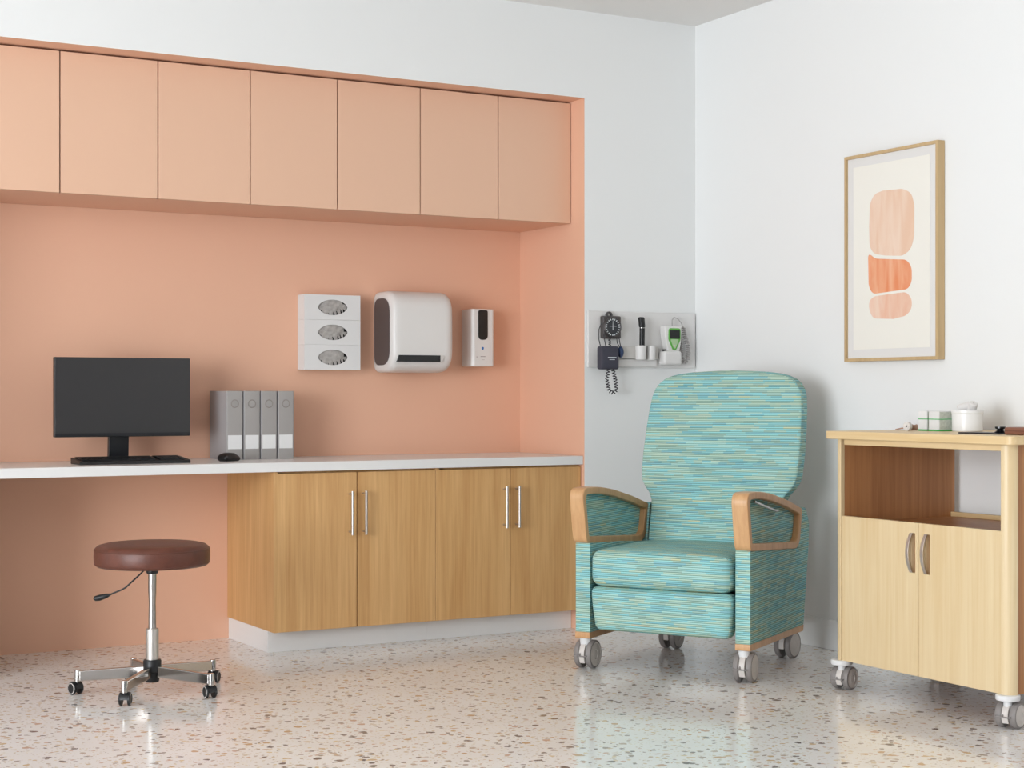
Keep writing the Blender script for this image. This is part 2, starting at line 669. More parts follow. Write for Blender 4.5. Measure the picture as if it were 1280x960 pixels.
def thing(name, label, cat, loc=(0, 0, 0), rotz=0.0, group=None):
    o = bpy.data.objects.new(name, None)
    o.empty_display_size = 0.05
    COL.objects.link(o)
    o.location = loc
    o.rotation_euler = (0, 0, rotz)
    tag(o, label, cat, group)
    return o


def tag(o, label, cat, group=None):
    o['label'] = label
    o['category'] = cat
    if group:
        o['group'] = group
    return o


def struct(o, label=None):
    o['kind'] = 'structure'
    if label:
        o['label'] = label
    return o


# ------------------------------------------------------------------ the room
XR = 4.66      # right wall
YW = 6.443     # face of the back wall
YB = 7.048     # back of the alcove
XA = 4.027     # right cheek of the alcove
XL = 0.827     # left cheek of the alcove
ZA = 2.483     # top of the alcove
ZC = 2.888     # ceiling
XW = -4.6      # left wall
YR = -2.5      # rear wall

struct(box('floor', (XW - 0.2, XR + 0.2, YR - 0.2, YB + 0.2, -0.1, 0), M['floor'], bevel=0), 'pale polished terrazzo floor with brown and grey chips')
struct(box('ceiling', (XW - 0.2, XR + 0.2, YR - 0.2, YB + 0.2, ZC, ZC + 0.1), M['ceil'], bevel=0))
struct(box('wall_right', (XR, XR + 0.2, YR - 0.2, YB + 0.2, 0, ZC), M['white'], bevel=0))
for nm_, bb_, fi_ in (('wall_back', (XA, XR, YW, YB + 0.2, 0, ZC), 5), ('wall_back_upper', (XL, XA, YW, YB + 0.2, ZA, ZC), 0), ('wall_back_left', (XW, XL, YW, YB + 0.2, 0, ZC), 3)):
    bm = bmesh.new()
    fs = add_box(bm, *bb_)
    fs[fi_].material_index = 1
    struct(finish(nm_, bm, [M['white'], M['peach']]))
struct(box('wall_alcove', (XL, XA, YB, YB + 0.2, 0, ZA), M['peach'], bevel=0), 'peach painted back of the alcove')
# left wall with its window opening
bm = bmesh.new()
wy0, wy1, wz0, wz1 = -0.65, 3.25, 0.08, 2.76
add_box(bm, XW - 0.2, XW, YR - 0.2, wy0, 0, ZC)
add_box(bm, XW - 0.2, XW, wy1, YB + 0.2, 0, ZC)
add_box(bm, XW - 0.2, XW, wy0, wy1, 0, wz0)
add_box(bm, XW - 0.2, XW, wy0, wy1, wz1, ZC)
struct(finish('wall_left', bm, M['greywall']))
struct(box('wall_rear', (XW, XR, YR - 0.2, YR, 0, ZC), M['greywall'], bevel=0))
bm = bmesh.new()
for a, b_, c, d in ((wy0, wy1, wz0, wz0 + 0.05), (wy0, wy1, wz1 - 0.05, wz1), (wy0, wy0 + 0.05, wz0, wz1), (wy1 - 0.05, wy1, wz0, wz1), (1.28, 1.32, wz0, wz1)):
    add_box(bm, XW - 0.14, XW - 0.09, a, b_, c, d)
struct(finish('window_1', bm, M['plastic']))
struct(box('baseboard_right', (XR - 0.014, XR, YR, YW, 0, 0.13), M['white'], bevel=0.004))
struct(box('baseboard_back', (XA + 0.002, XR - 0.014, YW - 0.014, YW, 0, 0.13), M['white'], bevel=0.004))

# ------------------------------------------------------------------ wall cabinets
UY = 6.561
seams = [XL, 1.230, 1.630, 2.031, 2.432, 2.832, 3.234, 3.634, XA - 0.002]
where = ['peach wall cabinet at the far left end, against the left cheek of the alcove',
         'peach wall cabinet cut off by the left edge of the photo',
         'peach wall cabinet second from the left edge of the photo',
         'peach wall cabinet third from the left, above the right end of the monitor',
         'peach wall cabinet above the left half of the glove boxes, fourth from the left',
         'peach wall cabinet above the towel dispenser, third from the right end',
         'peach wall cabinet above the soap dispenser, second from the right end',
         'peach wall cabinet at the right end, touching the alcove cheek']
for i in range(0, 8):
    x0, x1 = seams[i] + (0.001 if i == 0 else 0.0), seams[i + 1]
    t = thing('wall_cabinet', where[i], 'cabinet', ((x0 + x1) / 2, YB, 1.909), 0, 'peach handleless wall cabinets along the top of the alcove')
    hw = (x1 - x0) / 2
    bm = bmesh.new()
    dz0, dz1 = 0.0, 0.566
    fs = add_box(bm, -hw, hw, UY + 0.019 - YB, -0.001, 0.0, dz1)
    fs[2].material_index = 1
    carc = finish('carcass', bm, [M['peach'], M['gap_shade']], t)
    box('door', (-hw + 0.0026, hw - 0.0026, UY - YB, UY + 0.018 - YB, dz0, dz1), M['peach_door'], t, bevel=0.0008)

# ------------------------------------------------------------------ base cabinets + worktop
BY = 6.47
bs = [2.502, 2.884, 3.265, 3.646, XA - 0.002]
blab = ['oak base cabinet with two doors at the open left end of the run', 'oak base cabinet with two doors at the right, partly behind the recliner']
for c in range(2):
    x0, x1 = bs[2 * c], bs[2 * c + 2]
    t = thing('base_cabinet', blab[c], 'cabinet', (x0, YB - 0.001, 0), 0, 'oak base cabinets under the worktop')
    w = x1 - x0
    f = BY - YB + 0.001
    bm = bmesh.new()
    add_box(bm, 0, 0.018, f, 0, 0.095, 0.7745)
    add_box(bm, w - 0.018, w, f + 0.02, 0, 0.095, 0.7745)
    add_box(bm, 0.018, w - 0.018, f + 0.02, 0, 0.095, 0.113)
    add_box(bm, 0.018, w - 0.018, f + 0.024, 0, 0.755, 0.7745)
    add_box(bm, 0.018, w - 0.018, -0.012, -0.002, 0.113, 0.755)
    finish('carcass', bm, M['oak'], t, bevel=0.001)
    box('plinth', (0.006 if c == 0 else 0.0, w, f + 0.088, f + 0.108, 0, 0.095), M['plinth'], t, bevel=0.001)
    if c == 0:
        box('plinth', (0.006, 0.024, f + 0.108, 0, 0, 0.095), M['plinth'], t, bevel=0.001)
    for k in range(2):
        a = bs[2 * c + k] - x0 + 0.0022
        b_ = bs[2 * c + k + 1] - x0 - 0.0022
        if c == 0 and k == 0:
            a = 0.0005
        d = box('door', (a, b_, f - 0.001 - (0.0 if not (c == 0 and k == 0) else 0.0), f + 0.0185, 0.0955, 0.766), M['oak'], t, bevel=0.0012)
        hx = (b_ - 0.034) if k == 0 else (a + 0.026)
        bm = bmesh.new()
        add_tube(bm, [(hx, f - 0.036, 0.498), (hx, f - 0.036, 0.685)], 0.0062, 14)
        for z in (0.51, 0.673):
            add_tube(bm, [(hx, f - 0.036, z), (hx, f - 0.001, z)], 0.0045, 10)
        for z in (0.4975, 0.505, 0.677, 0.6845):
            add_tube(bm, [(hx, f - 0.036, z - 0.001), (hx, f - 0.036, z + 0.001)], 0.0070, 14)
        finish('handle', bm, M['satin'], d)
# the first cabinet's side edge sits just behind its door
w_top = box('worktop', (XL, XA - 0.0015, 6.452, YB - 0.001, 0.775, 0.815), M['counter'], bevel=0.002)
box('shadow_panel', (1.30, 1.33, 6.48, YB - 0.001, 0.0, 0.775), M['counter'], w_top, bevel=0.001)  # unseen panel, added to cast the shadow under the worktop's left end
tag(w_top, 'long white worktop running across the alcove above the oak cabinets', 'worktop')

# ------------------------------------------------------------------ computer
t = thing('computer_monitor', 'black flat computer monitor with dark grey blank screen on the white worktop', 'monitor', (1.958, 6.86, 0.815))
box('stand_base', (-0.125, 0.125, -0.10, 0.09, 0, 0.008), M['black'], t, bevel=0.003)
prism('stand_neck', [(0.02, 0.008), (0.045, 0.008), (0.030, 0.28), (0.005, 0.28)], 'yz', -0.043, 0.043, M['bezel'], t, bevel=0.003)
box('housing', (-0.290, 0.290, -0.056, -0.026, 0.108, 0.442), M['bezel'], t, bevel=0.003)
box('rear_cover', (-0.13, 0.13, -0.028, 0.006, 0.15, 0.33), M['black'], t, bevel=0.01)
box('screen', (-0.2875, 0.2875, -0.0572, -0.0555, 0.124, 0.4398), M['screen'], t, bevel=0)

t = thing('keyboard', 'black low computer keyboard lying in front of the monitor', 'keyboard', (1.952, 6.675, 0.815))
prism('case', [(-0.075, 0), (0.075, 0), (0.075, 0.026), (-0.070, 0.014)], 'yz', -0.232, 0.232, M['black'], t, bevel=0.003)
kb = bmesh.new()
for r_ in range(5):
    yy = -0.060 + r_ * 0.0235
    zz = 0.0145 + (yy + 0.070) * 0.082
    if r_ == 0:
        spans = [(-0.22, -0.195), (-0.192, -0.168), (-0.165, -0.140), (-0.137, 0.0), (0.003, 0.028), (0.031, 0.056), (0.059, 0.084)]
    else:
        spans = [(-0.22 + i * 0.0208, -0.2017 + i * 0.0208) for i in range(15)]
    spans += [(0.105 + i * 0.0215, 0.124 + i * 0.0215) for i in range(5)]
    for a, b_ in spans:
        add_box(kb, a, b_, yy, yy + 0.0195, zz - 0.002, zz + 0.006)
keys = finish('keys', kb, M['blackg'], t)

o = finish('computer_mouse', cushion((-0.030, 0.030, -0.052, 0.052, 0.0, 0.034), 0.016, crown=(0, 0, 0.003),
           warp=lambda q: (q.x * (1 - 0.25 * max(0, (q.y) / 0.052)), q.y, 0.0 + q.z * (1 - 0.38 * ((q.y + 0.01) / 0.052) ** 2))), M['black'])
tag(o, 'small black computer mouse on the worktop between keyboard and binders', 'mouse')
o.location = (2.388, 6.70, 0.8148)
o.rotation_euler = (0, 0, R(-62))
wl = bmesh.new()
add_lathe(wl, [(0, -0.004), (0.006, -0.004), (0.006, 0.004), (0, 0.004)], 14, (0, 0.026, 0.0285), (1, 0, 0))
finish('scroll_wheel', wl, M['page'], o)

# ------------------------------------------------------------------ binders
blabs = ['grey lever arch binder at the left end, its cover side showing', 'grey lever arch binder second from the left of the four',
         'grey lever arch binder third from the left of the four', 'grey lever arch binder at the right end of the row']
for i in range(4):
    t = thing('ring_binder', blabs[i], 'binder', (2.413 + 0.0795 * i, 6.812, 0.815), 0, 'grey ring binders standing on the worktop')
    bm = bmesh.new()
    add_box(bm, 0.0025, 0.0055, 0.002, 0.222, 0, 0.302)
    add_box(bm, 0.0740, 0.0770, 0.002, 0.222, 0, 0.302)
    finish('cover', bm, M['grey_card'], t, bevel=0.001)
    prism('spine', round_poly([(0.0025, 0.006), (0.006, 0.0), (0.073, 0.0), (0.0770, 0.006)], 0.002, 3), 'xy', 0.0, 0.302, M['grey_spine'], t, bevel=0.001)
    box('pages', (0.008, 0.071, 0.012, 0.214, 0.004, 0.292), M['page'], t, bevel=0)
    box('label_card', (0.0085, 0.0705, -0.0012, 0.0006, 0.047, 0.108), M['label'], t, bevel=0)
    bm = bmesh.new()
    add_tube(bm, [(0.0395 + 0.0165 * math.cos(a * PI / 14), -0.0005, 0.246 + 0.0165 * math.sin(a * PI / 14)) for a in range(28)], 0.0022, 6, closed=True)
    finish('finger_ring', bm, M['ring'], t)

# ------------------------------------------------------------------ glove boxes
gx0, gx1, gyf = 2.842, 3.122, 6.966
lab = ['white carton of grey gloves, lowest of the stack of three on the peach wall',
       'white carton of grey gloves, middle of the stack of three on the peach wall',
       'white carton of grey gloves, topmost of the stack of three on the peach wall']


def lens(cx, cz, a, b, n):
    pts = []
    for k in range(n):
        th = 2 * PI * k / n
        c, s = math.cos(th), math.sin(th)
        pts.append((cx + a * c, cz + b * s * (1 - 0.18 * abs(c) ** 3)))
    return pts


def to_rect(cx, cz, x0, x1, z0, z1, n):
    pts = []
    corners = [math.atan2(z1 - cz, x1 - cx), math.atan2(z1 - cz, x0 - cx), math.atan2(z0 - cz, x0 - cx) + 2 * PI, math.atan2(z0 - cz, x1 - cx) + 2 * PI]
    angs = [2 * PI * k / n for k in range(n)]
    for c in corners:
        i = min(range(n), key=lambda q: abs(angs[q] - c))
        angs[i] = c
    for th in angs:
        c, s = math.cos(th), math.sin(th)
        t_ = 1e9
        if c > 1e-9:
            t_ = min(t_, (x1 - cx) / c)
        if c < -1e-9:
            t_ = min(t_, (x0 - cx) / c)
        if s > 1e-9:
            t_ = min(t_, (z1 - cz) / s)
        if s < -1e-9:
            t_ = min(t_, (z0 - cz) / s)
        pts.append((cx + t_ * c, cz + t_ * s))
    return pts


for i in range(3):
    z0 = 1.2155 + i * 0.1157
    t = thing('glove_box', lab[i], 'glove box', (gx0, YB, z0), 0, 'glove cartons stacked in the wall holder')
    w, h = gx1 - gx0, 0.1150
    yf = gyf - YB
    cx, cz = w * 0.505, h * 0.5
    n = 64
    L = lens(cx, cz, 0.073, 0.0355, n)
    Q = to_rect(cx, cz, 0, w, 0, h, n)
    bm = bmesh.new()
    vl = [bm.verts.new((a, yf, b_)) for a, b_ in L]
    vl2 = [bm.verts.new((a, yf + 0.002, b_)) for a, b_ in L]
    vq = [bm.verts.new((a, yf, b_)) for a, b_ in Q]
    vb = [bm.verts.new((a, -0.001, b_)) for a, b_ in Q]
    for k in range(n):
        j = (k + 1) % n
        bm.faces.new([vl[k], vl[j], vq[j], vq[k]])
        bm.faces.new([vl2[k], vl2[j], vl[j], vl[k]])
        bm.faces.new([vq[k], vq[j], vb[j], vb[k]])
    bm.faces.new(vb)
    carton = finish('carton', bm, M['plastic2'], t, angle=30)
    box('cavity_shade', (0.012, w - 0.012, yf + 0.022, yf + 0.024, 0.008, h - 0.008), M['dark'], t, bevel=0)  # dark sheet standing in for the shade inside the carton
    # crumpled glove showing through the slot, with fingers along its lower right edge
    rnd = random.Random(11 + i * 3)
    gm = bmesh.new()
    NX, NZ = 72, 36
    A_, B_ = 0.074, 0.036
    wed = [(-0.052 + rnd.uniform(-0.004, 0.004), 0.012, 0.0045), (-0.020 + rnd.uniform(-0.006, 0.006), 0.008, 0.003), (0.004 + rnd.uniform(-0.004, 0.004), 0.016, 0.0045),
           (0.026 + rnd.uniform(-0.004, 0.004), 0.019, 0.0045), (0.045 + rnd.uniform(-0.003, 0.003), 0.022, 0.0050), (0.060, 0.018, 0.005), (-0.064, 0.014, 0.004)]
    vv = {}
    for a in range(NX + 1):
        for c_ in range(NZ + 1):
            x = -A_ + 2 * A_ * a / NX
            z = -B_ + 2 * B_ * c_ / NZ
            hh = 0.012 - 0.010 * (x / A_) ** 2 - 0.006 * (z / B_) ** 2
            hh += 0.0016 * math.sin(x * 75 + z * 60 + i) + 0.0008 * math.sin(x * 190 - z * 150 + 2 * i)
            hh += 0.003 * abs(math.sin((x - 0.004) * 145)) * max(0, -z / B_)
            vv[a, c_] = gm.verts.new((cx + x, yf + 0.010 - hh * 0.75, cz + z))
    for a in range(NX):
        for c_ in range(NZ):
            x = -A_ + 2 * A_ * (a + .5) / NX
            z = -B_ + 2 * B_ * (c_ + .5) / NZ
            edge = -B_ * math.sqrt(max(0, 1 - (x / A_) ** 2))
            cut = False
            for wx, wh, ww in wed:
                f_ = (z - edge) / wh
                if f_ < 1 and abs(x - (wx - 0.35 * (z - edge))) < ww * (1 - f_ * 0.75):
                    cut = True
            if x > 0.048 and z > 0.012 + (0.07 - x) * 0.3 and i == 2 or (x > 0.058 and z > 0.004 and i < 2):
                cut = True
            if not cut:
                gm.faces.new([vv[a, c_], vv[a + 1, c_], vv[a + 1, c_ + 1], vv[a, c_ + 1]])
    finish('glove', gm, M['glove'], t, angle=80)

# ------------------------------------------------------------------ towel dispenser
t = thing('towel_dispenser', 'large white rounded paper towel dispenser with dark side panel on peach wall', 'towel dispenser', (3.228, YB, 1.205))
yf = 6.835 - YB
W, H = 0.325, 0.382
body_prof = round_poly([(0, 0.0), (yf + 0.0, 0.0), (yf, H), (0, H)], [0.02, 0.125, 0.125, 0.02], 8)
SW = (0.045, 0.272)      # slot x range
SZ = (0.044, 0.080)
bm = bmesh.new()
# lofted shell along x with rounded ends
def shr(d):
    return round_poly([(0, 0.0 + d), (yf + d, 0.0 + d), (yf + d, H - d), (0, H - d)], [0.02, max(0.125 - d, .02), max(0.125 - d, .02), 0.02], 8)
rings = []
prof = [(0.0, 0.030), (0.001, 0.022), (0.006, 0.010), (0.014, 0.003), (0.026, 0.0), (SW[0], 0.0), (SW[1], 0.0), (W - 0.04, 0.0), (W - 0.022, 0.004), (W - 0.010, 0.013), (W - 0.002, 0.028), (W, 0.045)]
for x, d in prof:
    rings.append([bm.verts.new((x, a, b_)) for a, b_ in shr(d)])
for a, b_ in zip(rings, rings[1:]):
    n = len(a)
    for k in range(n):
        bm.faces.new([a[k], a[(k + 1) % n], b_[(k + 1) % n], b_[k]])
bm.faces.new(rings[0])
bm.faces.new(rings[-1][::-1])
finish('housing', bm, M['plastic'], t, angle=50)
# dark oval side panel standing a hair out of the left end
sp = round_poly([(-0.012, 0.034), (yf + 0.034, 0.034), (yf + 0.034, H - 0.034), (-0.012, H - 0.034)], [0.05, 0.10, 0.10, 0.05], 8)
prism('side_panel', sp, 'yz', -0.003, 0.002, M['smoke'], t, bevel=0.001)
# slot: framed mouth on the lower front
mo = [(0.020, 0.048), (0.290, 0.048), (0.290, 0.084), (0.028, 0.084)]
prism('slot', [(0.022, 0.0485), (0.246, 0.0485), (0.246, 0.080), (0.030, 0.080)], 'xz', yf - 0.0012, yf + 0.03, M['blackg'], t)
prism('slot_cheek', [(0.2462, 0.0485), (0.254, 0.0485), (0.268, 0.080), (0.2462, 0.080)], 'xz', yf - 0.0014, yf + 0.03, M['railg'], t)

# ------------------------------------------------------------------ soap dispenser
t = thing('soap_dispenser', 'slim white soap dispenser with black sight window beside the towel dispenser', 'soap dispenser', (3.698, YB, 1.238))
yf = 6.938 - YB
W, H = 0.128, 0.277
prism('housing', round_poly([(0, 0), (0, yf + 0.012), (0.014, yf), (W - 0.014, yf), (W, yf + 0.014), (W, 0)], [0.003, 0.01, 0.01, 0.01, 0.01, 0.003], 4), 'xy', 0, H, M['plastic'], t, bevel=0.008, seg=4)
pill = round_poly([(0.033, 0.128), (0.085, 0.128), (0.085, H - 0.005), (0.033, H - 0.005)], [0.024, 0.024, 0.012, 0.012], 8)
prism('sight_window', pill, 'xz', yf - 0.003, yf + 0.01, M['blackg'], t, bevel=0.0015)
drop = [(0.058 + 0.0062 * math.sin(a * PI / 8) * (1 - 0.35 * math.cos(a * PI / 8)), 0.086 + 0.008 * -math.cos(a * PI / 8)) for a in range(16)]
prism('drop_mark', drop, 'xz', yf - 0.0006, yf + 0.001, M['blue'], t)
bm = bmesh.new()
add_box(bm, 0.046, 0.073, yf - 0.0005, yf + 0.001, 0.0455, 0.049)
add_box(bm, 0.052, 0.068, yf - 0.0005, yf + 0.001, 0.031, 0.0325)
finish('printed_text', bm, M['greyprint'], t)
lathe('indicator_lamp', [(0, 0), (0.0025, 0), (0.0025, 0.002), (0, 0.002)], M['greyprint'], t, 12, (0.026, yf + 0.0012, 0.045), (0, -1, 0))

# ------------------------------------------------------------------ equipment rail
t = thing('equipment_rail', 'white medical equipment rail panel on the back wall above the recliner', 'wall rail', (4.040, YW, 1.228))
box('back_panel', (0, 0.612, -0.012, 0, 0, 0.265), M['railw'], t, bevel=0.003)
box('channel', (0.06, 0.385, -0.030, -0.012, 0.042, 0.100), M['railg'], t, bevel=0.004)
box('ledge', (0.07, 0.380, -0.022, -0.012, 0.006, 0.040), M['railw'], t, bevel=0.003)

# gauge
t = thing('blood_pressure_gauge', 'black square dial gauge of the blood pressure set on the rail', 'gauge', (4.154, YW - 0.0125, 1.416))
box('case', (-0.050, 0.050, -0.030, 0, -0.053, 0.053), M['gaugecase'], t, bevel=0.006)
lathe('hanger', [(0.010, 0), (0.018, 0.002), (0.018, 0.010), (0.010, 0.012), (0.010, 0)], M['gaugecase'], t, 20, (-0.010, -0.010, 0.056), (0, -1, 0))
lathe('bezel', [(0.041, 0.0), (0.047, 0.0), (0.047, 0.010), (0.044, 0.013), (0.041, 0.010), (0.041, 0.0)], M['gaugecase'], t, 36, (-0.002, -0.030, 0), (0, -1, 0))
lathe('dial', [(0, 0.0), (0.043, 0.0), (0.043, 0.006), (0, 0.006)], M['dial'], t, 36, (-0.002, -0.030, 0), (0, -1, 0))
bm = bmesh.new()
for k in range(20):
    a = 2 * PI * k / 20
    u = Vector((math.cos(a), 0, math.sin(a)))
    add_tube(bm, [Vector((-0.002, -0.0370, 0)) + u * 0.033, Vector((-0.002, -0.0370, 0)) + u * 0.040], 0.0024, 6)
add_tube(bm, [(-0.002 + 0.0445 * math.cos(2 * PI * k / 40), -0.0370, 0.0445 * math.sin(2 * PI * k / 40)) for k in range(40)], 0.0010, 5, closed=True)
add_tube(bm, [(-0.020, -0.0375, 0.004), (0.018, -0.0375, 0.004)], 0.0008, 5)
finish('dial_marks', bm, M['dialmark'], t)
tube('needle', [(-0.002, -0.0385, -0.014), (-0.002, -0.0385, 0.030)], [0.0016, 0.0008], M['dialmark'], t, 6)


def coil(path, r, turns, seg=9):
    """helix around a polyline path"""
    path = [Vector(p) for p in path]
    d = [0.0]
    for a, b_ in zip(path, path[1:]):
        d.append(d[-1] + (b_ - a).length)
    T = d[-1]
    out = []
    N = turns * seg
    for i in range(N + 1):
        s = T * i / N
        k = max(j for j in range(len(d)) if d[j] <= s + 1e-9)
        k = min(k, len(path) - 2)
        f_ = (s - d[k]) / (d[k + 1] - d[k])
        p = path[k].lerp(path[k + 1], f_)
        tang = (path[k + 1] - path[k]).normalized()
        u = Vector((0, -1, 0))
        v = tang.cross(u).normalized()
        a = 2 * PI * i / seg
        out.append(p + (u * math.cos(a) + v * math.sin(a)) * r)
    return out


# cuff with its hoses and coil
t = thing('blood_pressure_cuff', 'folded navy blood pressure cuff with coiled cord hanging under the dial gauge', 'cuff', (4.122, YW - 0.030, 1.218))
o = finish('cuff', cushion((-0.050, 0.050, -0.046, -0.004, 0.0, 0.108), 0.010, crown=(0, 0.004, 0)), M['cuff'], t)
bm = bmesh.new()
add_box(bm, -0.016, 0.030, -0.0505, -0.0485, 0.053, 0.0575)
add_box(bm, -0.008, 0.022, -0.0505, -0.0485, 0.0445, 0.047)
finish('printed_text', bm, M['dialmark'], o)
cm = bmesh.new()
add_tube(cm, coil([(0.004, -0.024, 0.0), (-0.006, -0.024, -0.05), (0.006, -0.024, -0.098), (0.030, -0.024, -0.112), (0.048, -0.024, -0.095), (0.042, -0.024, -0.05), (0.028, -0.024, 0.0)], 0.0075, 19), 0.0024, 6)
finish('coiled_cord', cm, M['cordk'], t)
tube('hose', [(-0.036, -0.02, 0.100), (-0.047, -0.02, 0.14), (-0.047, -0.02, 0.185), (-0.034, -0.02, 0.215)], 0.0022, M['cordk'], t, 8)
tube('hose', [(-0.016, -0.034, 0.100), (-0.027, -0.038, 0.135), (-0.033, -0.036, 0.165)], 0.0022, M['cordk'], t, 8)
tube('coiled_lead', coil([(0.012, -0.022, 0.102), (0.010, -0.022, 0.150)], 0.0052, 5), 0.0019, M['cordk'], t, 6)
t = thing('inflation_bulb', 'small dark blue rubber squeeze bulb hanging beside the cuff', 'squeeze bulb', (4.196, YW - 0.050, 1.273))
lathe('rubber_bulb', [(0, 0), (0.006, 0.002), (0.0125, 0.012), (0.0150, 0.026), (0.012, 0.042), (0.006, 0.052), (0, 0.054)], M['bulb'], t, 20, angle=60)
tube('hose', [(0, 0, 0.052), (-0.006, 0, 0.075), (-0.010, 0, 0.098)], 0.0022, M['cordk'], t, 8)
tube('hose', [(-0.006, 0, 0.050), (-0.018, 0.002, 0.070), (-0.020, 0.004, 0.096)], 0.0022, M['cordk'], t, 8)

# otoscope in its cup + an empty cup
t = thing('holder_cup', 'white round holder cup on the rail carrying the black otoscope', 'holder', (4.309, YW - 0.050, 1.266), 0, 'white holder cups on the rail')
lathe('cup_body', [(0, 0), (0.0235, 0), (0.0245, 0.003), (0.026, 0.066), (0.0235, 0.066), (0.022, 0.01), (0, 0.01)], M['railw'], t, 28)
box('bracket', (-0.012, 0.012, 0.018, 0.038, 0.008, 0.055), M['railw'], t, bevel=0.002)
t = thing('holder_cup', 'narrow empty white holder cup right of the otoscope cup', 'holder', (4.372, YW - 0.046, 1.266), 0, 'white holder cups on the rail')
lathe('cup_body', [(0, 0), (0.018, 0), (0.019, 0.003), (0.0195, 0.066), (0.0165, 0.066), (0.015, 0.01), (0, 0.01)], M['railw'], t, 28)
box('bracket', (-0.010, 0.010, 0.012, 0.034, 0.008, 0.055), M['railw'], t, bevel=0.002)
t = thing('otoscope', 'black handheld otoscope standing upright in the white rail cup', 'otoscope', (4.316, YW - 0.050, 1.278))
tube('grip', [(-0.004, 0, 0), (0.0, 0, 0.06), (0.001, 0, 0.136)], [0.0125, 0.0130, 0.0128], M['black'], t, 16)
tube('collar', [(0.001, 0, 0.136), (0.001, 0, 0.139)], 0.0140, M['steel'], t, 16)
finish('head', cushion((-0.013, 0.014, -0.012, 0.012, 0.139, 0.189), 0.007, warp=lambda q: (q.x - (q.z - 0.139) * 0.10, q.y, q.z)), M['black'], t)

# thermometer
t = thing('thermometer', 'white and green handheld thermometer in its wall dock with coiled cord', 'thermometer', (4.488, YW - 0.012, 1.305))
body = round_poly([(-0.030, 0.0), (0.036, 0.0), (0.047, 0.05), (0.049, 0.124), (-0.049, 0.124), (-0.047, 0.07)], [0.008, 0.008, 0.02, 0.01, 0.01, 0.03], 5)
prism('housing', body, 'xz', -0.050, -0.006, M['plastic'], t, bevel=0.006)
shield = round_poly([(-0.004, 0.008), (0.014, 0.008), (0.040, 0.060), (0.040, 0.112), (-0.028, 0.112), (-0.030, 0.060)], [0.012, 0.012, 0.03, 0.012, 0.012, 0.03], 6)
prism('green_face', shield, 'xz', -0.0525, -0.048, M['green'], t, bevel=0.001)
prism('keypad', round_poly([(0.0, 0.016), (0.010, 0.016), (0.030, 0.060), (-0.020, 0.060)], 0.006, 4), 'xz', -0.0535, -0.052, M['greenlight'], t)
box('display', (-0.023, 0.035, -0.0538, -0.052, 0.062, 0.103), M['blackg'], t, bevel=0.0004)
lathe('round_button', [(0, 0), (0.005, 0), (0.005, 0.0012), (0, 0.0012)], M['hub'], t, 16, (0.005, -0.0535, 0.028), (0, -1, 0))
finish('dock', cushion((-0.056, 0.046, -0.058, -0.001, -0.062, 0.004), 0.012), M['railw'], t)
box('probe', (-0.051, -0.040, -0.045, -0.030, 0.0, 0.012), M['black'], t, bevel=0.002)
bm = bmesh.new()
add_tube(bm, [(0.012, -0.022, 0.122), (0.012, -0.022, 0.152), (0.022, -0.022, 0.166), (0.045, -0.022, 0.160), (0.066, -0.022, 0.140), (0.075, -0.022, 0.118)], 0.0028, 8)
add_tube(bm, coil([(0.075, -0.022, 0.120), (0.088, -0.022, 0.075), (0.104, -0.022, 0.030), (0.108, -0.022, 0.0), (0.100, -0.022, -0.040), (0.082, -0.022, -0.050), (0.068, -0.022, -0.030), (0.062, -0.022, 0.030), (0.060, -0.022, 0.100)], 0.0085, 32, 8), 0.0030, 6)
finish('coiled_cord', bm, M['cordg'], t)

# ------------------------------------------------------------------ picture
t = thing('framed_picture', 'tall framed abstract print of stacked blush and orange shapes on the right wall', 'picture', (XR, 5.042, 1.240))
# local y = world y - 5.042 ; local z = world z - 1.240
o_ = [(-0.2755, 0.0), (0.2755, 0.0), (0.2755, 0.866), (-0.2755, 0.866)]
bm = bmesh.new()
add_ring(bm, o_, inset_poly(o_, 0.013), 'yz', -0.040, -0.002)
finish('frame', bm, M['frame'], t, bevel=0.0008)
prism('mount', inset_poly(o_, 0.0125), 'yz', -0.030, -0.004, M['mount'], t)
prism('print_paper', [(-0.226, 0.050), (0.227, 0.050), (0.227, 0.816), (-0.223, 0.816)], 'yz', -0.0315, -0.0302, M['paper'], t)


def blob(name, pts, m):
    q = [(a - 5.042, b_ - 1.240) for a, b_ in pts]
    prism(name, round_poly(q, 0.06, 6), 'yz', -0.0322, -0.0310, m, t)


blob('printed_shape', [(5.171, 1.80), (5.166, 1.895), (5.140, 1.932), (5.087, 1.941), (4.975, 1.936), (4.922, 1.915), (4.905, 1.861), (4.906, 1.740), (4.925, 1.685), (4.975, 1.664), (5.070, 1.672), (5.141, 1.684), (5.168, 1.715)], M['wash_pale'])
blob('printed_shape', [(5.178, 1.692), (5.134, 1.664), (5.041, 1.655), (4.950, 1.647), (4.920, 1.615), (4.920, 1.555), (4.943, 1.527), (5.041, 1.523), (5.149, 1.518), (5.174, 1.550)], M['wash_orange'])
blob('printed_shape', [(5.170, 1.492), (5.141, 1.508), (5.041, 1.513), (4.951, 1.516), (4.919, 1.487), (4.921, 1.446), (4.951, 1.421), (5.026, 1.410), (5.149, 1.417), (5.172, 1.457)], M['wash_pink'])


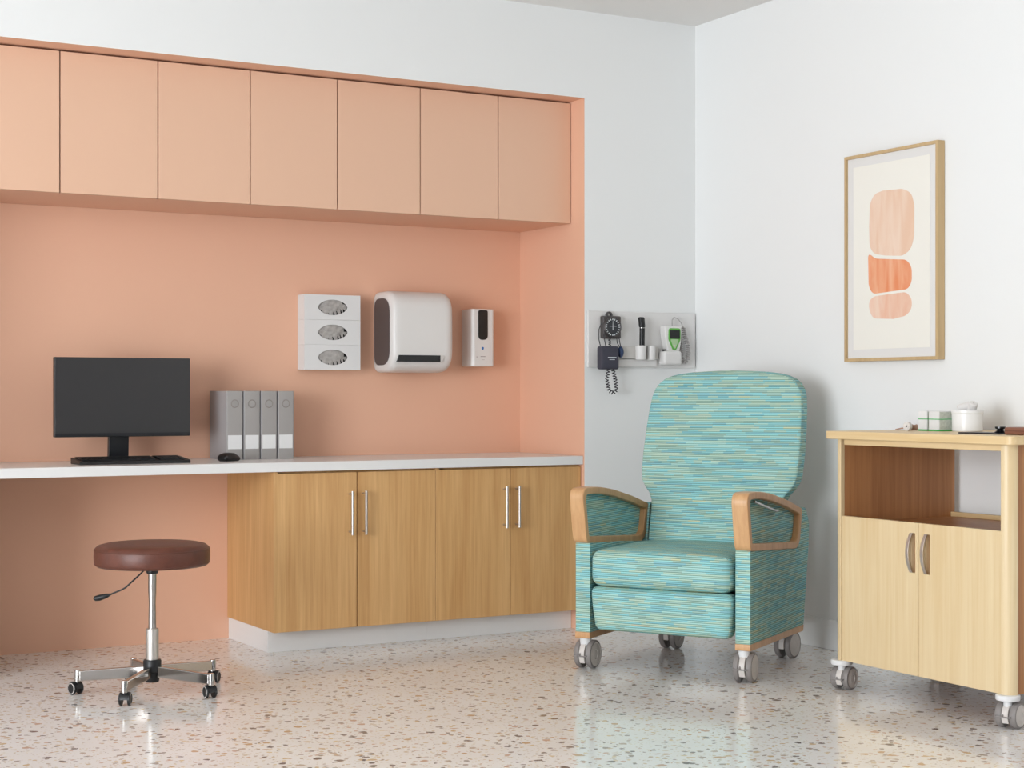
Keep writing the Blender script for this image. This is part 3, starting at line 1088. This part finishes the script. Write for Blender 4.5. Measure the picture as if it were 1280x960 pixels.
# ------------------------------------------------------------------ casters
def big_caster(parent, x, y, ztop, rad, rot, plate=False):
    """twin wheel hospital caster; wheel axis along local x after rot"""
    cm = bmesh.new()
    add_lathe(cm, [(0, rad * 1.5), (0.021, rad * 1.5), (0.024, ztop - 0.0), (0, ztop)] if not plate else
              [(0, rad * 1.6), (0.014, rad * 1.6), (0.014, ztop - 0.018), (0.038, ztop - 0.018), (0.040, ztop - 0.015), (0.040, ztop - 0.002), (0.038, ztop), (0, ztop)], 24, mi=0)
    top = finish('caster', cm, M['capw'], parent)
    top.location = (x, y, 0)
    top.rotation_euler = (0, 0, rot)
    # hood between / over the wheels
    hood = []
    for k in range(11):
        a = R(-15 + k * 23)
        hood.append((0.018 + 1.03 * rad * math.cos(a), rad + 1.03 * rad * math.sin(a)))
    for k in range(10, -1, -1):
        a = R(-15 + k * 23)
        hood.append((0.018 + 0.55 * rad * math.cos(a), rad + 0.55 * rad * math.sin(a)))
    prism('hood', hood, 'yz', -0.0115, 0.0115, M['hub'], top, bevel=0.002)
    for s in (-1, 1):
        w = bmesh.new()
        o_ = (s * 0.0135, 0.018, rad)
        add_lathe(w, [(0, 0), (rad * 0.92, 0), (rad, 0.005), (rad, 0.018), (rad * 0.95, 0.0225), (rad * 0.84, 0.0235)], 36, o_, (s, 0, 0), mi=1)
        add_lathe(w, [(rad * 0.84, 0.0235), (rad * 0.80, 0.0215), (rad * 0.35, 0.0245), (rad * 0.30, 0.0225), (0, 0.0235)], 36, o_, (s, 0, 0), mi=0)
        finish('wheel', w, [M['hub'], M['hubdark']], top)
    bm = bmesh.new()
    yb = 0.018 - rad * 1.12
    add_tube(bm, [(-0.030, yb + 0.022, rad * 1.05), (-0.030, yb, rad * 0.95), (0.022, yb, rad * 0.95), (0.022, yb + 0.02, rad * 1.05)], 0.0028, 8)
    add_tube(bm, [(-0.006, yb, rad * 0.95), (-0.006, yb + 0.030, rad * 1.6)], 0.0035, 8)
    finish('brake_lever', bm, M['hubdark'], top)
    return top


def small_caster(parent, x, y, rot):
    rad = 0.0235
    cm = bmesh.new()
    add_lathe(cm, [(0, 0.028), (0.006, 0.028), (0.006, 0.060), (0, 0.060)], 12)
    hood = []
    for k in range(9):
        a = R(0 + k * 22.5)
        hood.append((0.012 + 1.08 * rad * math.cos(a), rad + 1.08 * rad * math.sin(a)))
    hood += [(0.012 - 0.4 * rad, rad - 0.1 * rad), (0.012 + 0.4 * rad, rad - 0.1 * rad)]
    add_prism(cm, hood, 'yz', -0.0135, 0.0135)
    top = finish('caster', cm, M['black'], parent)
    top.location = (x, y, 0)
    top.rotation_euler = (0, 0, rot)
    for s in (-1, 1):
        w = bmesh.new()
        add_lathe(w, [(0, 0), (rad * 0.95, 0), (rad, 0.002), (rad, 0.007), (rad * 0.93, 0.009), (rad * 0.86, 0.0095)], 28, (s * 0.011, 0.012, rad), (s, 0, 0), mi=0)
        add_lathe(w, [(rad * 0.86, 0.0095), (rad * 0.84, 0.0100), (rad * 0.76, 0.0100)], 28, (s * 0.011, 0.012, rad), (s, 0, 0), mi=1)
        add_lathe(w, [(rad * 0.76, 0.0100), (rad * 0.72, 0.0085), (0, 0.0090)], 28, (s * 0.011, 0.012, rad), (s, 0, 0), mi=0)
        finish('wheel', w, [M['black'], M['hub']], top)
    return top


# ------------------------------------------------------------------ stool
t = thing('rolling_stool', 'round brown leather stool on a chrome five-star wheeled base', 'stool', (1.803, 5.895, 0))
ZS = 0.468
rs = 0.209
lathe('seat', [(0, ZS), (rs - 0.030, ZS), (rs - 0.010, ZS + 0.002), (rs - 0.003, ZS + 0.008), (rs, ZS + 0.018), (rs + 0.002, ZS + 0.038), (rs + 0.0005, ZS + 0.060), (rs - 0.004, ZS + 0.070), (rs - 0.014, ZS + 0.078), (rs - 0.035, ZS + 0.083), (rs - 0.09, ZS + 0.086), (0, ZS + 0.087)], M['leather'], t, 72, angle=70)
bm = bmesh.new()
for z, rr in ((ZS + 0.0630, rs - 0.0005), (ZS + 0.0115, rs - 0.0020)):
    add_tube(bm, [(rr * math.cos(2 * PI * k / 72), rr * math.sin(2 * PI * k / 72), z) for k in range(72)], 0.0022, 6, closed=True)
finish('piping', bm, M['seam'], t)
lathe('seat_plate', [(0, ZS - 0.008), (0.035, ZS - 0.008), (0.048, ZS - 0.001), (0.048, ZS), (0, ZS)], M['black'], t, 28)
lathe('seat_collar', [(0, 0.440), (0.020, 0.440), (0.022, 0.445), (0.023, ZS - 0.007), (0, ZS - 0.007)], M['black'], t, 24)
lathe('piston', [(0, 0.235), (0.0145, 0.235), (0.0135, 0.30), (0.0125, 0.33), (0.0150, 0.375), (0.0150, 0.440), (0, 0.440)], M['chrome'], t, 24)
lathe('sleeve', [(0, 0.120), (0.0235, 0.120), (0.0235, 0.232), (0.0225, 0.236), (0.016, 0.237), (0, 0.237)], M['satin'], t, 28)
lathe('hub', [(0, 0.040), (0.024, 0.040), (0.026, 0.045), (0.027, 0.075), (0.033, 0.080), (0.033, 0.118), (0.030, 0.123), (0, 0.123)], M['black'], t, 28)
for k in range(5):
    a = R(232 + 72 * k)
    d = Vector((math.cos(a), math.sin(a)))
    n_ = Vector((-d.y, d.x))
    bm = bmesh.new()
    secs = []
    for rr, hz0, hz1, hw in ((0.029, 0.058, 0.100, 0.0095), (0.262, 0.050, 0.088, 0.0085)):
        secs.append([bm.verts.new((d.x * rr + n_.x * s, d.y * rr + n_.y * s, z)) for s, z in ((-hw, hz0), (hw, hz0), (hw, hz1), (-hw, hz1))])
    for q in range(4):
        bm.faces.new([secs[0][q], secs[0][(q + 1) % 4], secs[1][(q + 1) % 4], secs[1][q]])
    bm.faces.new(secs[0][::-1])
    bm.faces.new(secs[1])
    leg = finish('leg', bm, M['chrome'], t, bevel=0.004)
    lathe('end_socket', [(0, 0.048), (0.0115, 0.048), (0.0115, 0.088), (0.010, 0.091), (0, 0.092)], M['chrome'], leg, 20, (d.x * 0.268, d.y * 0.268, 0))
    small_caster(t, d.x * 0.268, d.y * 0.268, [R(-30), R(5), R(-40), R(75), R(20)][k])
cx_, cy_ = 0.8707, -0.4918
tube('height_lever', [(0.0, 0.0, 0.452), (-0.030 * cx_, -0.030 * cy_, 0.452), (-0.044 * cx_, -0.044 * cy_, 0.438), (-0.098 * cx_, -0.098 * cy_, 0.388), (-0.112 * cx_, -0.112 * cy_, 0.380), (-0.160 * cx_, -0.160 * cy_, 0.360)], 0.0032, M['black'], t, 10)
tube('lever_paddle', [(-0.155 * cx_, -0.155 * cy_, 0.362), (-0.170 * cx_, -0.170 * cy_, 0.357), (-0.195 * cx_, -0.195 * cy_, 0.350), (-0.212 * cx_, -0.212 * cy_, 0.347), (-0.217 * cx_, -0.217 * cy_, 0.346)], [0.004, 0.009, 0.0115, 0.009, 0.003], M['black'], t, 14)

# ------------------------------------------------------------------ recliner
rc = thing('recliner_chair', 'aqua striped recliner armchair with wooden arms on grey wheels', 'armchair', (3.440, 5.570, 0), R(-58.1))
WL = 0.740
F = M['fabric']


def side_panel(x0, x1):
    pts = [(0.0, 0.150), (0.0, 0.507), (0.30, 0.492), (0.565, 0.472), (0.590, 0.635), (0.655, 0.636), (0.700, 0.565), (0.695, 0.48), (0.628, 0.150)]
    return prism('side_panel', round_poly(pts, [0.002, 0.006, 0.05, 0.004, 0.03, 0.06, 0.05, 0.1, 0.01], 5), 'yz', x0, x1, F, rc, bevel=0.012, seg=4, uv=True)


side_panel(0.0, 0.064)
side_panel(WL - 0.060, WL)
for x0, x1 in ((-0.001, 0.063), (WL - 0.061, WL + 0.001)):
    prism('wood_rail', round_poly([(-0.003, 0.125), (-0.003, 0.150), (0.629, 0.150), (0.620, 0.125)], 0.004, 3), 'yz', x0, x1, M['arm_wood'], rc, bevel=0.004)

outer = [(-0.012, 0.506), (-0.054, 0.729), (0.10, 0.729), (0.25, 0.709), (0.43, 0.674), (0.598, 0.632), (0.562, 0.470)]
inner = inset_poly(outer, 0.028)
Ro = [0.035, 0.045, 0.9, 0.9, 0.9, 0.014, 0.07]
Ri = [0.018, 0.022, 0.9, 0.9, 0.9, 0.01, 0.055]
for x0, x1 in ((-0.006, 0.056), (WL - 0.060, WL + 0.006)):
    bm = bmesh.new()
    add_ring(bm, round_poly(outer, Ro, 7), round_poly(inner, Ri, 7), 'yz', x0, x1)
    finish('armrest', bm, M['arm_wood'], rc, bevel=0.005, seg=3)
    ins = inset_poly(outer, 0.022)
    prism('arm_panel', round_poly(ins, 0.012, 5), 'yz', x0 + 0.024, x1 - 0.026, F, rc, uv=True)
# folding side-tray bracket under the right arm top
bm = bmesh.new()
add_tube(bm, [(WL - 0.006, 0.06, 0.690), (WL - 0.004, 0.09, 0.683), (WL - 0.004, 0.30, 0.640), (WL - 0.006, 0.33, 0.640)], 0.005, 8)
finish('tray_bracket', bm, M['steel'], rc)

# seat, leg rest
finish('seat_cushion', cushion((0.070, WL - 0.072, -0.022, 0.56, 0.338, 0.482), 0.040, crown=(0, 0.004, 0.014)), F, rc, uv=True)
finish('leg_rest', cushion((0.072, WL - 0.068, -0.020, 0.060, 0.162, 0.336), 0.024, crown=(0, 0.006, 0), warp=lambda q: ((q.x - 0.37) * (1 - 0.055 * max(0, (0.30 - q.z) / 0.14) ** 1.5) + 0.37, q.y + 0.06 * max(0, (0.336 - q.z)), q.z)), F, rc, uv=True)
box('under_frame', (0.064, WL - 0.060, 0.09, 0.60, 0.20, 0.337), M['black'], rc, bevel=0.004)
bm = bmesh.new()
add_box(bm, 0.064, WL - 0.060, 0.66, 0.72, 0.117, 0.145)
add_box(bm, 0.064, 0.10, 0.58, 0.72, 0.117, 0.2)
add_box(bm, WL - 0.10, WL - 0.060, 0.58, 0.72, 0.117, 0.2)
finish('rear_cross_bar', bm, M['black'], rc, bevel=0.003)

# backrest: stack of rounded sections
def bsec(z, hw, yc, ht, n=112, e=12.0):
    out = []
    for k in range(n):
        a = 2 * PI * k / n
        c, s = math.cos(a), math.sin(a)
        u = math.copysign(abs(c) ** (2 / e), c)
        v = math.copysign(abs(s) ** (2 / e), s)
        out.append((0.367 + hw * u, yc + ht * v - 0.012 * (1 - u * u) * (1 if v < 0 else 0) * abs(v), z))
    return out


secs = []
def lean(z):
    return 0.515 + 0.270 * (z - 0.44) + 0.045
W_ = [(0.44, 0.286), (0.55, 0.288), (0.62, 0.289), (0.650, 0.292), (0.68, 0.306), (0.705, 0.328), (0.73, 0.344), (0.765, 0.352), (0.85, 0.355), (0.96, 0.352), (1.04, 0.347), (1.09, 0.341), (1.125, 0.330), (1.15, 0.313), (1.168, 0.292), (1.182, 0.262), (1.191, 0.226), (1.198, 0.17), (1.202, 0.10), (1.204, 0.04)]
for z, hw in W_:
    ht = 0.046
    if z > 1.13:
        ht = 0.046 * math.sqrt(max(0.08, 1 - ((z - 1.13) / 0.076) ** 2))
    secs.append(bsec(z, hw, lean(z), ht))
bm = bmesh.new()
rings = [[bm.verts.new(p) for p in s] for s in secs]
for a, b_ in zip(rings, rings[1:]):
    n = len(a)
    for k in range(n):
        bm.faces.new([a[k], a[(k + 1) % n], b_[(k + 1) % n], b_[k]])
bm.faces.new(rings[0])
bm.faces.new(rings[-1])
o = finish('backrest', bm, F, rc, angle=75, uv=True)

# recline lever on the left side
tube('recline_lever', [(0.004, 0.16, 0.30), (-0.012, 0.12, 0.345), (-0.020, 0.095, 0.375)], 0.010, M['arm_wood'], rc, 12)
tube('lever_cap', [(-0.020, 0.096, 0.374), (-0.024, 0.080, 0.394)], 0.0115, M['steel'], rc, 12)

for x, y, rot in ((0.030, 0.030, 0.0), (0.705, 0.030, R(4))):
    big_caster(rc, x, y, 0.125, 0.057, rot)
for x, y, rot in ((0.13, 0.695, R(176)), (0.655, 0.695, R(172))):
    big_caster(rc, x, y, 0.118, 0.056, rot)

# ------------------------------------------------------------------ medical cart
ct = thing('supply_cart', 'pale maple cabinet cart with two doors and open shelf by the right wall', 'cart', (4.045, 4.27, 0))
# local: x 0 = front, y = world y - 4.27
YL, YRr = 4.716 - 4.27, 3.846 - 4.27
D_ = 0.575
top_out = round_poly([(-0.028, YRr - 0.036), (D_ + 0.01, YRr - 0.036), (D_ + 0.01, YL + 0.024), (-0.028, YL + 0.024)], [0.03, 0.004, 0.004, 0.03], 8)
prism('top', top_out, 'xy', 0.936, 0.965, M['maple_y'], ct, bevel=0.009, seg=5)
box('apron', (0.006, 0.026, YRr + 0.034, YL - 0.052, 0.914, 0.936), M['maple_y'], ct, bevel=0.002)


def corner_post(yo, yi):
    """yo outer y, yi inner y (front at x=0, rounded outer corner)"""
    s = 1 if yo > yi else -1
    r = 0.038
    pts = [(0.0, yi)]
    for k in range(9):
        a = PI / 2 * k / 8
        pts.append((r - r * math.cos(a), (yo - s * r) + s * r * math.sin(a)))
    pts += [(0.040, yo), (0.040, yo - s * 0.010), (0.018, yi)]
    return pts


for yo, yi in ((YL, YL - 0.042), (YRr, YRr + 0.034)):
    prism('corner_post', corner_post(yo, yi), 'xy', 0.104, 0.936, M['maple'], ct, bevel=0.002)
box('side_panel', (0.019, D_, YL - 0.042, YL - 0.012, 0.112, 0.936), M['walnut'], ct, bevel=0.001)
box('side_panel', (0.040, D_, YRr + 0.004, YRr + 0.026, 0.112, 0.936), M['walnut'], ct, bevel=0.001)
box('shelf', (0.02, D_ - 0.004, YRr + 0.026, YL - 0.042, 0.610, 0.628), M['walnut'], ct, bevel=0.001)
box('shelf_lip', (D_ - 0.022, D_ - 0.002, YRr + 0.026, YL - 0.042, 0.628, 0.646), M['maple_y'], ct, bevel=0.002)
box('bottom_board', (0.026, D_ - 0.004, YRr + 0.026, YL - 0.042, 0.114, 0.132), M['walnut'], ct, bevel=0.001)
box('back_panel', (D_ - 0.012, D_ - 0.002, YRr + 0.026, YL - 0.042, 0.132, 0.610), M['walnut'], ct, bevel=0)


def cart_door(y0, y1, hy0, hy1, parent):
    """slab in the yz plane with a finger slot cut through; y0<y1"""
    z0, z1 = 0.112, 0.650
    hz0, hz1 = 0.474, 0.613
    xf, xb = 0.004, 0.024
    bm = bmesh.new()
    O = [(y0, z0), (y1, z0), (y1, z1), (y0, z1)]
    I = [(hy0, hz0), (hy1, hz0), (hy1, hz1), (hy0, hz1)]
    add_ring(bm, O, I, 'yz', xf, xb)
    return finish('door', bm, M['maple'], parent, bevel=0.0012)


yl0, ymid, yr0 = YL - 0.0435, 4.272 - 4.27, YRr + 0.0350
for y0, y1, h0, h1 in ((ymid + 0.0015, yl0, 4.288 - 4.27, 4.306 - 4.27), (yr0, ymid - 0.0015, 4.216 - 4.27, 4.234 - 4.27)):
    d = cart_door(y0, y1, h0, h1, ct)
    box('finger_recess', (0.020, 0.0235, h0 - 0.004, h1 + 0.004, 0.468, 0.618), M['slot'], d, bevel=0)
    # bowed flat bar in front of the recess, on its far (left) edge
    bm = bmesh.new()
    N = 12
    hy = h1 + 0.002
    for k in range(N):
        pass
    prof = []
    for k in range(N + 1):
        a = -1 + 2 * k / N
        prof.append((0.003 - 0.021 * (1 - a * a), 0.5435 + 0.070 * a))
    inn = [(x + 0.005, z) for x, z in prof]
    V = []
    for (x, z), (xi, zi) in zip(prof, inn):
        V.append([bm.verts.new((x, hy - 0.007, z)), bm.verts.new((x, hy + 0.007, z)), bm.verts.new((xi, hy + 0.007, zi)), bm.verts.new((xi, hy - 0.007, zi))])
    for a, b_ in zip(V, V[1:]):
        for q in range(4):
            bm.faces.new([a[q], a[(q + 1) % 4], b_[(q + 1) % 4], b_[q]])
    bm.faces.new(V[0])
    bm.faces.new(V[-1])
    finish('handle', bm, M['satin'], d, bevel=0.001)
for y in (YL - 0.024, YRr + 0.026):
    big_caster(ct, 0.020, y, 0.112, 0.043, R(-62) if False else R(-72), plate=True)
    big_caster(ct, D_ - 0.060, y, 0.112, 0.043, R(-80), plate=True)

# ------------------------------------------------------------------ things on the cart
TZ = 0.965
for (y0, y1, lab_) in ((4.528, 4.574, 'small white and green carton, left one of two beside the white pot'), (4.466, 4.518, 'small white and green carton with printed side, touching the white pot side')):
    t = thing('supply_carton', lab_, 'box', (4.335, (y0 + y1) / 2, TZ), 0, 'small white and green cartons on the cart')
    w = (y1 - y0) / 2
    box('carton', (0, 0.105, -w, w, 0.0, 0.074), M['plastic2'], t, bevel=0.0008)
    bm = bmesh.new()
    for z0, z1 in ((0.0005, 0.006), (0.043, 0.046)):
        add_box(bm, -0.0006, 0.1056, -w - 0.0006, w + 0.0006, z0, z1)
    finish('green_band', bm, M['boxgreen'], t)
    bm = bmesh.new()
    add_box(bm, 0.004, 0.101, -w - 0.0008, -w + 0.001, 0.007, 0.042)
    add_box(bm, 0.004, 0.101, -w - 0.0008, -w + 0.001, 0.047, 0.071)
    finish('printed_side', bm, M['boxprint'], t)

t = thing('ceramic_pot', 'white round pot filled with gauze on the cart top', 'pot', (4.420, 4.408, TZ))
lathe('pot_body', [(0, 0), (0.052, 0), (0.055, 0.003), (0.056, 0.066), (0.0575, 0.068), (0.0575, 0.078), (0.055, 0.079), (0.052, 0.076), (0.052, 0.010), (0, 0.010)], M['ceramic'], t, 40)
for (dx, dy, dz, ax, rr, ll, nm) in ((0.0, 0.014, 0.088, (0.5, -0.6, 0.25), 0.017, 0.024, 'white gauze roll tilted in the pot, left of two'), (0.008, -0.016, 0.084, (-0.2, -0.5, 0.8), 0.016, 0.026, 'white gauze roll tilted in the pot, right of two')):
    o = lathe('gauze_roll', [(0, -ll), (rr - 0.003, -ll), (rr, -ll + 0.003), (rr, ll - 0.003), (rr - 0.003, ll), (0.004, ll), (0.003, ll - 0.004), (0, ll - 0.004)], M['cotton'], None, 24, (0, 0, 0), ax)
    tag(o, nm, 'gauze', 'gauze rolls in the white pot')
    o.location = (4.420 + dx, 4.408 + dy, TZ + dz)

t = thing('tape_roll', 'small roll of white medical tape standing at the left of the cart top', 'tape', (4.31, 4.604, TZ))
lathe('tape', [(0.004, -0.007), (0.0165, -0.007), (0.0165, 0.007), (0.004, 0.007), (0.004, -0.007)], M['cotton'], t, 28, (0, 0, 0.0165), (1.0, 0.15, 0))
t = thing('wooden_swab', 'thin tan stick lying beside the white tape roll', 'stick', (4.325, 4.640, TZ))
tube('stick', [(0.0, 0.045, 0.003), (0, -0.01, 0.011)], [0.002, 0.0035], M['cork'], t, 8)
t = thing('wooden_spool', 'small tan spool right of the white tape roll', 'spool', (4.352, 4.613, TZ))
lathe('spool', [(0, -0.012), (0.010, -0.012), (0.012, -0.009), (0.009, 0), (0.012, 0.009), (0.010, 0.012), (0, 0.012)], M['cork'], t, 20, (0, 0, 0.012), (0.7, -0.5, 0))

t = thing('flat_tray', 'thin black flat tray near the front edge of the cart top', 'tray', (4.20, 4.100, TZ))
prism('tray', round_poly([(-0.05, -0.095), (0.05, -0.095), (0.05, 0.090), (-0.05, 0.090)], 0.015, 5), 'xy', 0.0, 0.005, M['black'], t, bevel=0.0015)
t = thing('instrument_head', 'small black round instrument head at the right end of the tray', 'instrument', (4.20, 4.035, TZ + 0.005))
lathe('head', [(0, 0), (0.019, 0), (0.020, 0.003), (0.014, 0.006), (0.010, 0.010), (0.013, 0.013), (0.018, 0.015), (0.018, 0.021), (0, 0.022)], M['blackg'], t, 28)
t = thing('leather_case', 'brown leather instrument case at the right end of the cart top', 'case', (4.20, 3.902, TZ))
finish('case_body', cushion((-0.045, 0.045, -0.075, 0.075, 0.0, 0.026), 0.008), M['case'], t)
box('zip', (-0.0462, 0.0462, -0.070, 0.070, 0.0125, 0.0145), M['seam'], t, bevel=0.0004)
